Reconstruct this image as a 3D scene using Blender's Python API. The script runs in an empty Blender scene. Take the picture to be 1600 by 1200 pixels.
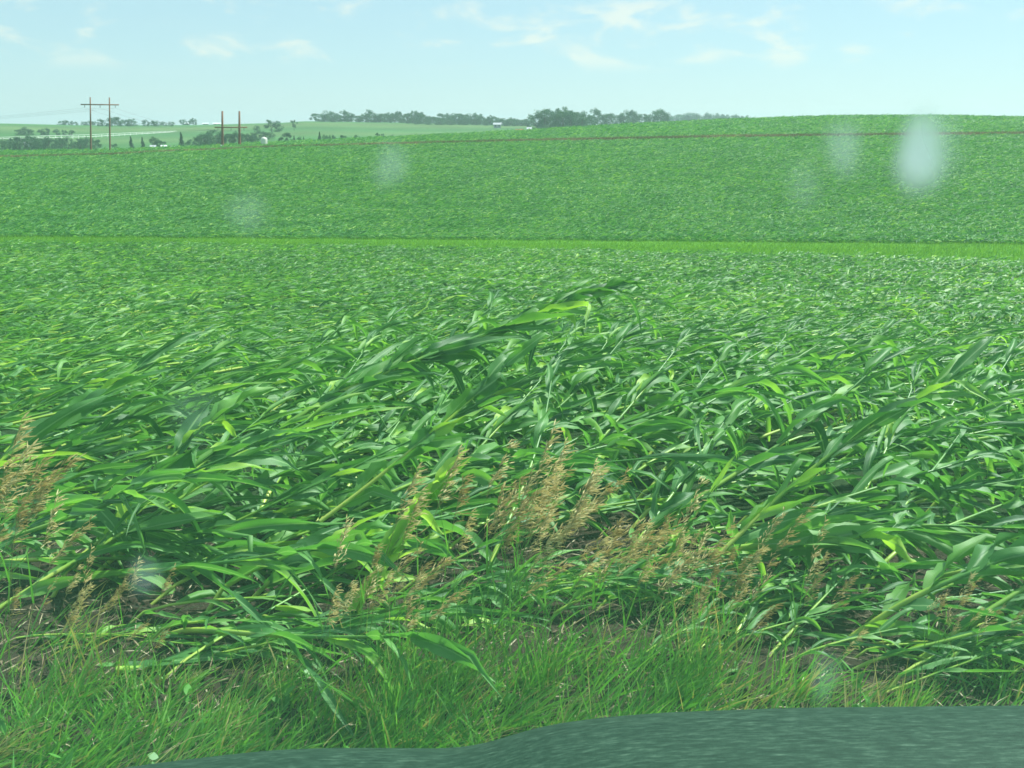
import bpy, math, random
import numpy as np
from mathutils import Vector
R = math.radians
rng = np.random.default_rng(11)
random.seed(11)
scene = bpy.context.scene
COL = scene.collection

# ------------------------------------------------------------------ camera
CAMZ = 2.1
FPX = 1570.0                      # focal length in pixels of the 1600 px wide photograph
PITCH = math.atan((600 - 205) / FPX)
cam_d = bpy.data.cameras.new("camera")
cam_d.sensor_width = 36.0
cam_d.lens = 36.0 * FPX / 1600.0
cam_d.clip_start = 0.05
cam_d.clip_end = 12000
cam = bpy.data.objects.new("camera", cam_d)
cam.location = (0, 0, CAMZ)
cam.rotation_euler = (R(90) - PITCH, 0, 0)
COL.objects.link(cam)
scene.camera = cam

# ------------------------------------------------------------------ sun, sky, exposure
SUN_EL, SUN_AZ = R(51), R(60)     # azimuth from the view direction towards the right
sun_d = bpy.data.lights.new("sun", 'SUN')
sun_d.energy = 5.0
sun_d.angle = R(0.55)
sun_d.color = (1.0, 0.96, 0.88)
sun = bpy.data.objects.new("sun", sun_d)
sv = Vector((math.sin(SUN_AZ) * math.cos(SUN_EL), math.cos(SUN_AZ) * math.cos(SUN_EL), math.sin(SUN_EL)))
sun.rotation_euler = sv.to_track_quat('Z', 'Y').to_euler()
sun.location = sv * 100
COL.objects.link(sun)

world = bpy.data.worlds.new("World")
scene.world = world
world.use_nodes = True
wn, wl = world.node_tree.nodes, world.node_tree.links
bg = wn["Background"]
sky = wn.new('ShaderNodeTexSky')
sky.sky_type = 'NISHITA'
sky.sun_disc = False
sky.sun_elevation = SUN_EL
sky.sun_rotation = SUN_AZ         # measured from +Y towards +X
sky.air_density = 1.0
sky.dust_density = 0.25
sky.ozone_density = 1.6
bg.inputs['Strength'].default_value = 0.085


def wnode(t, **kw):
    n = wn.new(t)
    for k, v in kw.items():
        setattr(n, k, v)
    return n


tc = wnode('ShaderNodeTexCoord')
sep = wnode('ShaderNodeSeparateXYZ')
wl.new(tc.outputs['Generated'], sep.inputs[0])


def cloud_layer(scale, off, lo, hi, z0, z1, z2, z3, detail=6):
    mp = wnode('ShaderNodeMapping')
    mp.inputs['Scale'].default_value = scale
    mp.inputs['Location'].default_value = off
    wl.new(tc.outputs['Generated'], mp.inputs['Vector'])
    nz = wnode('ShaderNodeTexNoise')
    nz.inputs['Scale'].default_value = 1.0
    nz.inputs['Detail'].default_value = detail
    nz.inputs['Roughness'].default_value = 0.55
    nz.inputs['Distortion'].default_value = 0.3
    wl.new(mp.outputs[0], nz.inputs['Vector'])
    mr = wnode('ShaderNodeMapRange', interpolation_type='SMOOTHSTEP')
    mr.inputs['From Min'].default_value = lo
    mr.inputs['From Max'].default_value = hi
    wl.new(nz.outputs['Fac'], mr.inputs['Value'])
    a = wnode('ShaderNodeMapRange', interpolation_type='SMOOTHSTEP')
    a.inputs['From Min'].default_value, a.inputs['From Max'].default_value = z0, z1
    b = wnode('ShaderNodeMapRange', interpolation_type='SMOOTHSTEP')
    b.inputs['From Min'].default_value, b.inputs['From Max'].default_value = z3, z2
    wl.new(sep.outputs['Z'], a.inputs['Value'])
    wl.new(sep.outputs['Z'], b.inputs['Value'])
    m1 = wnode('ShaderNodeMath', operation='MULTIPLY')
    m2 = wnode('ShaderNodeMath', operation='MULTIPLY')
    wl.new(mr.outputs[0], m1.inputs[0])
    wl.new(a.outputs[0], m1.inputs[1])
    wl.new(m1.outputs[0], m2.inputs[0])
    wl.new(b.outputs[0], m2.inputs[1])
    return m2


puffs = cloud_layer((15, 15, 42), (3.1, 1.7, 0.4), 0.50, 0.70, 0.050, 0.070, 0.108, 0.130)
wisps = cloud_layer((4, 4, 60), (8.3, 2.2, 5.0), 0.46, 0.80, 0.02, 0.05, 0.5, 0.9, 4)
tint = wnode('ShaderNodeMix', data_type='RGBA', blend_type='MULTIPLY')
tint.inputs['Factor'].default_value = 1.0
tint.inputs['B'].default_value = (0.74, 0.80, 0.88, 1)
wl.new(sky.outputs[0], tint.inputs['A'])
mixw = wnode('ShaderNodeMix', data_type='RGBA')
flat = wnode('ShaderNodeMix', data_type='RGBA')
flat.inputs['Factor'].default_value = 0.55
flat.inputs['B'].default_value = (4.7, 6.3, 6.6, 1)
wl.new(tint.outputs['Result'], flat.inputs['A'])
wl.new(flat.outputs['Result'], mixw.inputs['A'])
mixw.inputs['B'].default_value = (5.4, 6.2, 6.2, 1)
wm = wnode('ShaderNodeMath', operation='MULTIPLY')
wm.inputs[1].default_value = 0.12
wl.new(wisps.outputs[0], wm.inputs[0])
wl.new(wm.outputs[0], mixw.inputs['Factor'])
mixp = wnode('ShaderNodeMix', data_type='RGBA')
wl.new(mixw.outputs['Result'], mixp.inputs['A'])
mixp.inputs['B'].default_value = (7.6, 7.0, 6.0, 1)
pm = wnode('ShaderNodeMath', operation='MULTIPLY')
pm.inputs[1].default_value = 0.6
wl.new(puffs.outputs[0], pm.inputs[0])
wl.new(pm.outputs[0], mixp.inputs['Factor'])
wl.new(mixp.outputs['Result'], bg.inputs['Color'])

scene.view_settings.view_transform = 'Standard'
scene.view_settings.look = 'None'
scene.view_settings.exposure = 0.8
scene.view_settings.gamma = 1.0
cy = scene.cycles
cy.max_bounces = 8
cy.diffuse_bounces = 3
cy.glossy_bounces = 2
cy.transmission_bounces = 4
cy.transparent_max_bounces = 12
cy.use_denoising = True
cy.filter_width = 1.6
cy.caustics_reflective = False
cy.caustics_refractive = False

# ------------------------------------------------------------------ helpers
UP = np.array([0.0, 0.0, 1.0])


def nrm(v):
    return v / np.maximum(np.linalg.norm(v, axis=-1, keepdims=True), 1e-9)


def tag(o, label, cat, group=None, kind=None):
    o["label"] = label
    o["category"] = cat
    if group:
        o["group"] = group
    if kind:
        o["kind"] = kind
    return o


def empty(name, loc=(0, 0, 0), rz=0.0, sc=1.0):
    o = bpy.data.objects.new(name, None)
    o.empty_display_size = 0.1
    o.location = loc
    o.rotation_euler = (0, 0, rz)
    o.scale = (sc, sc, sc)
    COL.objects.link(o)
    return o


class MB:
    """collects quads with two point attributes: across (place across a blade) and tone (0..1 natural colour variation)"""

    def __init__(self):
        self.V, self.F, self.A, self.T, self.n = [], [], [], [], 0

    def add(self, V, F, A=None, T=None):
        V = np.asarray(V, float).reshape(-1, 3)
        F = np.asarray(F, int).reshape(-1, 4)
        m = len(V)
        self.V.append(V)
        self.F.append(F + self.n)
        self.A.append(np.zeros(m) if A is None else np.broadcast_to(A, (m,)))
        self.T.append(np.full(m, 0.5) if T is None else np.broadcast_to(T, (m,)))
        self.n += m

    def mesh(self, name, mat, smooth=True):
        V, F = np.concatenate(self.V), np.concatenate(self.F)
        me = bpy.data.meshes.new(name)
        me.vertices.add(len(V))
        me.vertices.foreach_set("co", V.astype(np.float32).ravel())
        me.loops.add(F.size)
        me.loops.foreach_set("vertex_index", F.astype(np.int32).ravel())
        me.polygons.add(len(F))
        me.polygons.foreach_set("loop_start", np.arange(len(F), dtype=np.int32) * 4)
        me.polygons.foreach_set("use_smooth", np.full(len(F), smooth))
        for nm, arr in (("across", self.A), ("tone", self.T)):
            at = me.attributes.new(nm, 'FLOAT', 'POINT')
            at.data.foreach_set("value", np.concatenate(arr).astype(np.float32))
        me.update(calc_edges=True)
        me.validate()
        me.materials.append(mat)
        return me

    def build(self, name, mat, parent=None, smooth=True):
        o = bpy.data.objects.new(name, self.mesh(name, mat, smooth))
        COL.objects.link(o)
        if parent is not None:
            o.parent = parent
        return o


def grid_faces(N, rows, cols, closed=False):
    """quads of N sheets of rows x cols points"""
    c1 = cols if closed else cols - 1
    i, j = np.meshgrid(np.arange(rows - 1), np.arange(c1), indexing='ij')
    j2 = (j + 1) % cols
    f = np.stack([i * cols + j, i * cols + j2, (i + 1) * cols + j2, (i + 1) * cols + j], -1).reshape(-1, 4)
    return (f[None] + (np.arange(N) * rows * cols)[:, None, None]).reshape(-1, 4)


def tubes(mb, P, Rad, sides=6, T=None):
    """P (N,K,3) centre lines, Rad (N,K)"""
    N, K, _ = P.shape
    d = nrm(np.gradient(P, axis=1))
    ref = np.where(np.abs(d[..., 2:3]) > 0.9, np.array([1.0, 0.1, 0.0]), UP)
    u = nrm(np.cross(d, ref))
    v = np.cross(d, u)
    a = np.arange(sides) / sides * 2 * math.pi
    V = P[:, :, None] + Rad[:, :, None, None] * (np.cos(a)[:, None] * u[:, :, None] + np.sin(a)[:, None] * v[:, :, None])
    t = np.full((N, K, sides), 0.5) if T is None else np.broadcast_to(np.asarray(T).reshape(N, -1, 1), (N, K, sides))
    mb.add(V, grid_faces(N, K, sides, True), 0.0, t.reshape(-1))


def blades(mb, base, d0, L, W, droop, wind, roll, twist, S=8, A=3, wave=0.0, fold=0.25, T=None, floor=None, prof='leaf', rg=rng, kink=0.0):
    """N ribbons that start at base along d0, bend under gravity and wind"""
    N = len(base)
    P = base.astype(float).copy()
    d = nrm(d0.astype(float))
    ds = (L / S)[:, None]
    ph = rg.uniform(0, 6.28, N)
    fr = rg.uniform(2.2, 4.5, N)
    a = np.linspace(-1, 1, A)
    fold = np.broadcast_to(np.asarray(fold, float), (N,))[:, None, None]
    kat = np.where(rg.uniform(0, 1, N) < kink, rg.integers(max(1, S // 3), S, N), -1)
    kdir = nrm(rg.normal(0, 1, (N, 3)) * np.array([1, 1, 0.3]) + np.array([0.5, 0, -0.9]))
    rowsV = []
    for k in range(S + 1):
        t = k / S
        s = nrm(np.cross(d, UP) + 1e-6)
        n = np.cross(s, d)
        ro = (roll + twist * t + (0.9 * np.sin(ph + 5.0 * t) if kink else 0))[:, None]
        side = np.cos(ro) * s + np.sin(ro) * n
        nn = np.cross(side, d)
        if prof == 'leaf':
            w = W * (0.5 + 0.5 * min(1.0, t / 0.22) ** 0.8) * (1 - t ** 2.4) ** 0.9
        elif prof == 'lens':
            w = W * (math.sin(math.pi * min(0.98, 0.04 + 0.94 * t)))
        else:
            w = W * (1 - 0.92 * t ** 1.6)
        w = np.maximum(w, 0.0004)[:, None, None]
        bend = fold * np.abs(a)[None, :, None] * w
        if wave:
            bend = bend + wave * w * (np.abs(a) ** 2)[None, :, None] * np.sin(ph[:, None] + fr[:, None] * 6.28 * t + np.where(a > 0, 1.7, 0.0)[None])[..., None]
        rowsV.append(P[:, None] + side[:, None] * a[None, :, None] * w + nn[:, None] * bend)
        P = P + d * ds
        d = nrm(d + wind * ds - UP * (droop * (0.35 + 1.3 * t))[:, None] * ds)
        if kink:
            d = np.where((kat == k)[:, None], nrm(d * 0.35 + kdir * 0.9), d)
    V = np.stack(rowsV, 1)                       # N,S+1,A,3
    if floor is not None:
        low = V[..., 2] < floor
        V[..., 2] = np.where(low, floor + 0.12 * (1 - np.exp((V[..., 2] - floor) * 2)) * 0.35, V[..., 2])
    acr = np.broadcast_to(a, (N, S + 1, A)).reshape(-1)
    tn = np.full(N, 0.5) if T is None else T
    tn = np.broadcast_to(tn[:, None, None], (N, S + 1, A)).reshape(-1)
    mb.add(V, grid_faces(N, S + 1, A), acr, tn)


# ------------------------------------------------------------------ materials
def new_mat(name):
    m = bpy.data.materials.new(name)
    m.use_nodes = True
    nt = m.node_tree
    nt.nodes.clear()
    out = nt.nodes.new('ShaderNodeOutputMaterial')
    return m, nt, out


def N_(nt, t, ins=None, **kw):
    n = nt.nodes.new(t)
    for k, v in kw.items():
        setattr(n, k, v)
    for k, v in (ins or {}).items():
        if hasattr(v, 'is_output'):
            nt.links.new(v, n.inputs[k])
        else:
            n.inputs[k].default_value = v
    return n


def ramp(nt, fac, stops, interp='LINEAR'):
    r = nt.nodes.new('ShaderNodeValToRGB')
    r.color_ramp.interpolation = interp
    e = r.color_ramp.elements
    while len(e) > 1:
        e.remove(e[-1])
    e[0].position, e[0].color = stops[0][0], (*stops[0][1], 1)
    for p, c in stops[1:]:
        x = e.new(p)
        x.color = (*c, 1)
    nt.links.new(fac, r.inputs[0])
    return r.outputs[0]


def leafy(name, stops, trans, trans_col, rough=0.4, rib=None, spec=0.5, noise=6.0):
    m, nt, out = new_mat(name)
    at = N_(nt, 'ShaderNodeAttribute', attribute_name='tone')
    pos = N_(nt, 'ShaderNodeNewGeometry')
    nz = N_(nt, 'ShaderNodeTexNoise', {'Vector': pos.outputs['Position'], 'Scale': noise, 'Detail': 2.0})
    ad = N_(nt, 'ShaderNodeMath', {0: nz.outputs['Fac'], 1: -0.5}, operation='ADD')
    sc = N_(nt, 'ShaderNodeMath', {0: ad.outputs[0], 1: 0.55}, operation='MULTIPLY')
    tn = N_(nt, 'ShaderNodeMath', {0: at.outputs['Fac'], 1: sc.outputs[0]}, operation='ADD', use_clamp=True)
    col = ramp(nt, tn.outputs[0], stops)
    bump = None
    if rib:
        ac = N_(nt, 'ShaderNodeAttribute', attribute_name='across')
        ab = N_(nt, 'ShaderNodeMath', {0: ac.outputs['Fac']}, operation='ABSOLUTE')
        mr = N_(nt, 'ShaderNodeMapRange', {'Value': ab.outputs[0], 'From Min': 0.05, 'From Max': 0.16, 'To Min': 0.75, 'To Max': 0.0}, interpolation_type='SMOOTHSTEP')
        mx = N_(nt, 'ShaderNodeMix', {'Factor': mr.outputs[0], 'A': col, 'B': (*rib, 1)}, data_type='RGBA')
        col = mx.outputs['Result']
        sn = N_(nt, 'ShaderNodeMath', {0: ac.outputs['Fac'], 1: 42.0}, operation='MULTIPLY')
        si = N_(nt, 'ShaderNodeMath', {0: sn.outputs[0]}, operation='SINE')
        bump = N_(nt, 'ShaderNodeBump', {'Strength': 0.12, 'Distance': 0.004, 'Height': si.outputs[0]})
    p = N_(nt, 'ShaderNodeBsdfPrincipled', {'Base Color': col, 'Roughness': rough, 'Specular IOR Level': spec})
    if bump:
        nt.links.new(bump.outputs[0], p.inputs['Normal'])
    tcm = N_(nt, 'ShaderNodeMix', {'Factor': 1.0, 'A': col, 'B': (*trans_col, 1)}, data_type='RGBA', blend_type='MULTIPLY')
    tr = N_(nt, 'ShaderNodeBsdfTranslucent', {'Color': tcm.outputs['Result']})
    ms = N_(nt, 'ShaderNodeMixShader', {0: trans, 1: p.outputs[0], 2: tr.outputs[0]})
    nt.links.new(ms.outputs[0], out.inputs['Surface'])
    return m


def plain(name, c, rough=0.6, c2=None, scale=8.0, spec=0.4, metallic=0.0):
    m, nt, out = new_mat(name)
    pos = N_(nt, 'ShaderNodeTexCoord')
    nz = N_(nt, 'ShaderNodeTexNoise', {'Vector': pos.outputs['Object'], 'Scale': scale, 'Detail': 5.0})
    col = ramp(nt, nz.outputs['Fac'], [(0.3, c), (0.7, c2 or tuple(x * 0.75 for x in c))])
    p = N_(nt, 'ShaderNodeBsdfPrincipled', {'Base Color': col, 'Roughness': rough, 'Specular IOR Level': spec, 'Metallic': metallic})
    nt.links.new(p.outputs[0], out.inputs['Surface'])
    return m


M_LEAF = leafy('corn_leaf', [(0.0, (0.040, 0.14, 0.040)), (0.45, (0.108, 0.285, 0.068)), (0.8, (0.18, 0.38, 0.078)), (1.0, (0.38, 0.58, 0.09))],
               0.38, (1.4, 1.6, 0.7), rough=0.50, rib=(0.26, 0.44, 0.18), spec=0.42)
M_PALE = leafy('pale_corn_leaf', [(0.0, (0.20, 0.40, 0.06)), (0.5, (0.36, 0.58, 0.09)), (1.0, (0.48, 0.66, 0.12))], 0.45, (1.3, 1.4, 0.8), rough=0.5, rib=(0.55, 0.68, 0.25), spec=0.4)
M_STALK = leafy('corn_stalk', [(0.0, (0.07, 0.22, 0.03)), (0.5, (0.26, 0.44, 0.05)), (1.0, (0.46, 0.56, 0.10))], 0.08, (1, 1, 1), rough=0.4)
M_FAR = leafy('far_corn_leaf', [(0.0, (0.032, 0.13, 0.042)), (0.5, (0.088, 0.25, 0.074)), (0.85, (0.155, 0.34, 0.085)), (1.0, (0.28, 0.45, 0.10))],
              0.32, (1.4, 1.6, 0.7), rough=0.6, noise=0.15, spec=0.22)
M_GRASS = leafy('verge_grass', [(0.0, (0.055, 0.19, 0.03)), (0.5, (0.115, 0.33, 0.05)), (0.80, (0.20, 0.42, 0.075)), (0.93, (0.36, 0.31, 0.12)), (1.0, (0.44, 0.36, 0.17))],
                0.35, (1.4, 1.5, 0.7), rough=0.45, noise=3.0)
M_STRIP = leafy('strip_grass', [(0.0, (0.07, 0.22, 0.025)), (1.0, (0.22, 0.40, 0.05))], 0.35, (1.4, 1.4, 0.7), rough=0.5, noise=0.4)
M_SEED = leafy('seed_head', [(0.0, (0.38, 0.27, 0.10)), (0.5, (0.64, 0.52, 0.22)), (1.0, (0.80, 0.72, 0.40))], 0.3, (1.2, 1.1, 0.9), rough=0.55, noise=9.0)
M_STEM = leafy('grass_stem', [(0.0, (0.07, 0.17, 0.03)), (0.6, (0.16, 0.24, 0.05)), (1.0, (0.36, 0.26, 0.10))], 0.1, (1, 1, 1), rough=0.5)
M_STRAW = leafy('dry_straw', [(0.0, (0.11, 0.07, 0.045)), (0.6, (0.26, 0.19, 0.11)), (1.0, (0.50, 0.42, 0.28))], 0.1, (1, 1, 1), rough=0.7)
M_TREE = leafy('tree_foliage', [(0.0, (0.030, 0.085, 0.048)), (0.5, (0.052, 0.135, 0.068)), (1.0, (0.10, 0.20, 0.07))], 0.25, (1.3, 1.5, 0.8), rough=0.6, noise=0.25, spec=0.2)
M_BARK = plain('bark', (0.10, 0.08, 0.06), 0.9)
M_POLE = plain('pole_wood', (0.25, 0.11, 0.07), 0.85, (0.18, 0.085, 0.055), 3.0)
M_WIRE = plain('wire', (0.25, 0.27, 0.28), 0.4, metallic=0.6)
M_WHITE = plain('white_paint', (0.80, 0.80, 0.77), 0.5, (0.70, 0.70, 0.66))
M_TANK = plain('tank_paint', (0.74, 0.72, 0.64), 0.5, (0.62, 0.60, 0.52))
M_ROOF = plain('grey_roof', (0.42, 0.43, 0.44), 0.5, (0.34, 0.35, 0.36))
M_ROOFW = plain('pale_roof', (0.80, 0.82, 0.82), 0.4, (0.72, 0.74, 0.74))
M_RED = plain('red_paint', (0.36, 0.06, 0.05), 0.6, (0.28, 0.05, 0.04))
M_GLASSD = plain('window_dark', (0.03, 0.04, 0.05), 0.1)
M_BLACK = plain('black_rubber', (0.02, 0.02, 0.02), 0.6)

# ------------------------------------------------------------------ terrain
CP, SP = math.cos(PITCH), math.sin(PITCH)


def ray(x, y):
    u, v = (x - 800) / FPX, (600 - y) / FPX
    d = np.array([u, CP + v * SP, -SP + v * CP])
    return d / np.linalg.norm(d)


def slope_of(x, y):
    d = ray(x, y)
    return d[2] / math.hypot(d[0], d[1])


CX = np.array([-600, 0, 145, 300, 430, 480, 600, 700, 800, 900, 1000, 1160, 1300, 1450, 1600, 2200.0])


def row(**kw):
    xs = sorted((float(k[1:].replace('m', '-')), v) for k, v in kw.items())
    return np.interp(CX, [a for a, _ in xs], [b for _, b in xs])


rB = np.interp(CX, [-600, 0, 1600, 2200], [88, 84, 64, 58])
rC = np.interp(CX, [-600, 0, 430, 1600, 2200], [95, 91, 89, 79, 75])
rD = np.interp(CX, [0, 1600], [240, 240])
rE = np.interp(CX, [0, 300, 800, 1300, 2200], [275, 275, 310, 350, 360])
yB = row(xm600=380, x0=380, x430=384, x800=389, x1160=396, x1600=406, x2200=412)
yC = row(xm600=371, x0=371, x430=373, x800=375, x1160=378, x1600=382, x2200=386)
yD = row(xm600=254, x0=246.5, x145=243, x430=230.5, x600=226, x800=221, x1160=214, x1600=209.5, x2200=206)
yE = row(xm600=246, x0=238.5, x145=236.5, x300=231, x430=223.5, x600=216, x700=211, x800=206, x900=200, x1000=194, x1160=187, x1300=182.5, x1450=182, x1600=185, x2200=192)
yF = np.maximum(yE + 5, 205)
yG = row(xm600=226, x0=226, x145=225, x300=223, x430=214, x480=212, x600=213, x700=211, x800=206, x900=203, x1000=198, x1160=197, x2200=199)
yH = row(xm600=194, x0=193, x145=196, x300=195.5, x430=192.5, x480=189.5, x600=191, x700=193, x800=196, x900=195, x1000=194, x1160=190, x1300=190, x2200=196)
yI = yH + 5
yJ = yH * 0 + 204.5
KR, KZ = [], []


def key_z(rr, yy):
    KR.append(rr * np.ones(len(CX)))
    KZ.append(np.array([slope_of(x, y) * r for x, y, r in zip(np.clip(CX, -200, 1800), yy, KR[-1])]) + CAMZ)


for r_, z_ in ((1.5, 0.12), (4.0, 0.0), (7.0, -0.22), (12.0, -0.85), (22.0, -2.25)):
    KR.append(np.full(len(CX), r_))
    KZ.append(np.full(len(CX), z_))
key_z(rB, yB)
key_z(rC, yC)
key_z(rD, yD)
key_z(rE, yE)
key_z(430.0, yF)
key_z(600.0, yG)
key_z(950.0, yH)
key_z(1500.0, yI)
key_z(3000.0, yJ)
KR, KZ = np.array(KR), np.array(KZ)          # K, columns


def terrain(X, Y, with_q=False):
    X, Y = np.asarray(X, float), np.asarray(Y, float)
    sh = X.shape
    X, Y = X.ravel(), Y.ravel()
    r = np.hypot(X, Y)
    az = np.clip(np.arctan2(X, Y), -1.0, 1.0)
    c = np.clip(800 + FPX * np.tan(az) / CP, CX[0], CX[-1])
    i = np.clip(np.searchsorted(CX, c) - 1, 0, len(CX) - 2)
    f = (c - CX[i]) / (CX[i + 1] - CX[i])
    f = f * f * (3 - 2 * f) * 0.5 + f * 0.5
    rk = KR[:, i] * (1 - f) + KR[:, i + 1] * f
    zk = KZ[:, i] * (1 - f) + KZ[:, i + 1] * f
    h = np.diff(rk, axis=0)
    dl = np.diff(zk, axis=0) / h
    m = np.zeros_like(zk)
    same = dl[:-1] * dl[1:] > 0
    w1, w2 = 2 * h[1:] + h[:-1], h[1:] + 2 * h[:-1]
    with np.errstate(divide='ignore', invalid='ignore'):
        hm = (w1 + w2) / (w1 / dl[:-1] + w2 / dl[1:])
    m[1:-1] = np.where(same, hm, 0)
    m[0], m[-1] = dl[0] * 0.3, dl[-1]
    rc = np.clip(r, rk[0], rk[-1])
    k = np.clip((rc[None] >= rk).sum(0) - 1, 0, len(rk) - 2)
    ar = np.arange(len(r))
    t = (rc - rk[k, ar]) / h[k, ar]
    z = ((2 * t ** 3 - 3 * t ** 2 + 1) * zk[k, ar] + (t ** 3 - 2 * t ** 2 + t) * h[k, ar] * m[k, ar]
         + (-2 * t ** 3 + 3 * t ** 2) * zk[k + 1, ar] + (t ** 3 - t ** 2) * h[k, ar] * m[k + 1, ar])
    if with_q:
        return z.reshape(sh), (k + t).reshape(sh)
    return z.reshape(sh)


def tz(x, y):
    return float(terrain(np.array([x]), np.array([y]))[0])


def ground_at(px, py, h=0.0):
    """point on the terrain (raised h) that the photograph shows at px, py (near field)"""
    d = ray(px, py)
    lo, hi = 1.0, 300.0
    t = 1.0
    while t < 400:
        p = d * t
        if p[2] + CAMZ < tz(p[0], p[1]) + h:
            break
        t *= 1.01
    return np.array([d[0] * t, d[1] * t, d[2] * t + CAMZ])


def at_range(px, py, r):
    d = ray(px, py)
    s = r / math.hypot(d[0], d[1])
    return np.array([d[0] * s, d[1] * s, d[2] * s + CAMZ])


# ground sheet
azs = np.concatenate([np.linspace(-math.pi, -0.72, 40)[:-1], np.linspace(-0.72, 0.72, 420), np.linspace(0.72, math.pi, 40)[1:]])
rs = np.concatenate([[0.02, 0.4, 0.8, 1.2, 1.6, 2.0], np.geomspace(2.2, 3000, 330)])
RR, AA = np.meshgrid(rs, azs, indexing='ij')
GX, GY = RR * np.sin(AA), RR * np.cos(AA)
GZ, GQ = terrain(GX, GY, True)
lump = np.zeros_like(GX)
for _ in range(40):
    k = rng.uniform(2, 22)
    a_ = rng.uniform(0, 6.28)
    lump += np.sin(k * (GX * math.cos(a_) + GY * math.sin(a_)) + rng.uniform(0, 6.28)) * 0.05 / (1 + 0.25 * k)
near = np.clip((9 - RR) / 4, 0, 1)
GZ = GZ + lump * 0.13 * near
m_ground, nt, out = new_mat('ground')
q = N_(nt, 'ShaderNodeAttribute', attribute_name='across')
pos = N_(nt, 'ShaderNodeNewGeometry')
nb = N_(nt, 'ShaderNodeTexNoise', {'Vector': pos.outputs['Position'], 'Scale': 0.35, 'Detail': 6.0})
qa = N_(nt, 'ShaderNodeMath', {0: nb.outputs['Fac'], 1: -0.5}, operation='ADD')
qj = N_(nt, 'ShaderNodeMath', {0: qa.outputs[0], 1: 0.10}, operation='MULTIPLY')
q2 = N_(nt, 'ShaderNodeMath', {0: q.outputs['Fac'], 1: qj.outputs[0]}, operation='ADD')
q3 = N_(nt, 'ShaderNodeMath', {0: q2.outputs[0], 1: 1 / 13.0}, operation='MULTIPLY')
SOIL, LIT = (0.060, 0.046, 0.032), (0.030, 0.060, 0.022)
st = [(0.0, (0.05, 0.10, 0.03)), (0.66, (0.05, 0.10, 0.03)), (0.80, SOIL), (1.45, SOIL), (1.7, LIT), (2.80, LIT), (2.86, (0.10, 0.26, 0.03)), (3.97, (0.10, 0.26, 0.03)), (4.01, (0.03, 0.10, 0.025)),
      (4.9, (0.05, 0.14, 0.04)), (4.975, (0.06, 0.13, 0.04)), (4.99, (0.15, 0.11, 0.055)), (5.04, (0.15, 0.115, 0.06)), (5.10, (0.07, 0.18, 0.04)), (6.0, (0.07, 0.20, 0.045)),
      (7.0, (0.05, 0.13, 0.04)), (7.9, (0.055, 0.15, 0.04)), (8.15, (0.09, 0.16, 0.05)), (8.35, (0.05, 0.145, 0.04)), (8.6, (0.10, 0.155, 0.05)), (8.8, (0.055, 0.15, 0.04)), (9.0, (0.05, 0.17, 0.03)), (11.0, (0.07, 0.15, 0.05))]
colr = ramp(nt, q3.outputs[0], [((p + 2 if p > 2 else p) / 13.0, c) for p, c in st])
n2 = N_(nt, 'ShaderNodeTexNoise', {'Vector': pos.outputs['Position'], 'Scale': 9.0, 'Detail': 8.0, 'Roughness': 0.7})
n3 = N_(nt, 'ShaderNodeTexNoise', {'Vector': pos.outputs['Position'], 'Scale': 0.02, 'Detail': 4.0})
v2 = N_(nt, 'ShaderNodeMapRange', {'Value': n2.outputs['Fac'], 'From Min': 0.25, 'From Max': 0.75, 'To Min': 0.62, 'To Max': 1.45})
v3 = N_(nt, 'ShaderNodeMapRange', {'Value': n3.outputs['Fac'], 'From Min': 0.3, 'From Max': 0.7, 'To Min': 0.8, 'To Max': 1.2})
vm = N_(nt, 'ShaderNodeMath', {0: v2.outputs[0], 1: v3.outputs[0]}, operation='MULTIPLY')
cm = N_(nt, 'ShaderNodeVectorMath', {0: colr, 'Scale': vm.outputs[0]}, operation='SCALE')
bmp = N_(nt, 'ShaderNodeBump', {'Height': n2.outputs['Fac'], 'Strength': 0.9, 'Distance': 0.08})
pg = N_(nt, 'ShaderNodeBsdfPrincipled', {'Base Color': cm.outputs[0], 'Roughness': 0.95, 'Specular IOR Level': 0.1, 'Normal': bmp.outputs[0]})
nt.links.new(pg.outputs[0], out.inputs['Surface'])
mb = MB()
mb.add(np.stack([GX, GY, GZ], -1), grid_faces(1, len(rs), len(azs))[:, ::-1], GQ.ravel(), 0.5)
g = mb.build('ground', m_ground)
tag(g, 'dark soil and rolling green farmland running to the far hills', 'ground', kind='structure')


# ------------------------------------------------------------------ corn
def wind_az(X, Y, rg, sig=0.24):
    """direction the stalks were thrown: to the right and a little away"""
    return 0.34 + 0.22 * np.sin(X * 0.55 + 0.3 * Y) + 0.15 * np.sin(Y * 0.9 - X * 0.2 + 1.0) + rg.normal(0, sig, np.shape(X))


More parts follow.
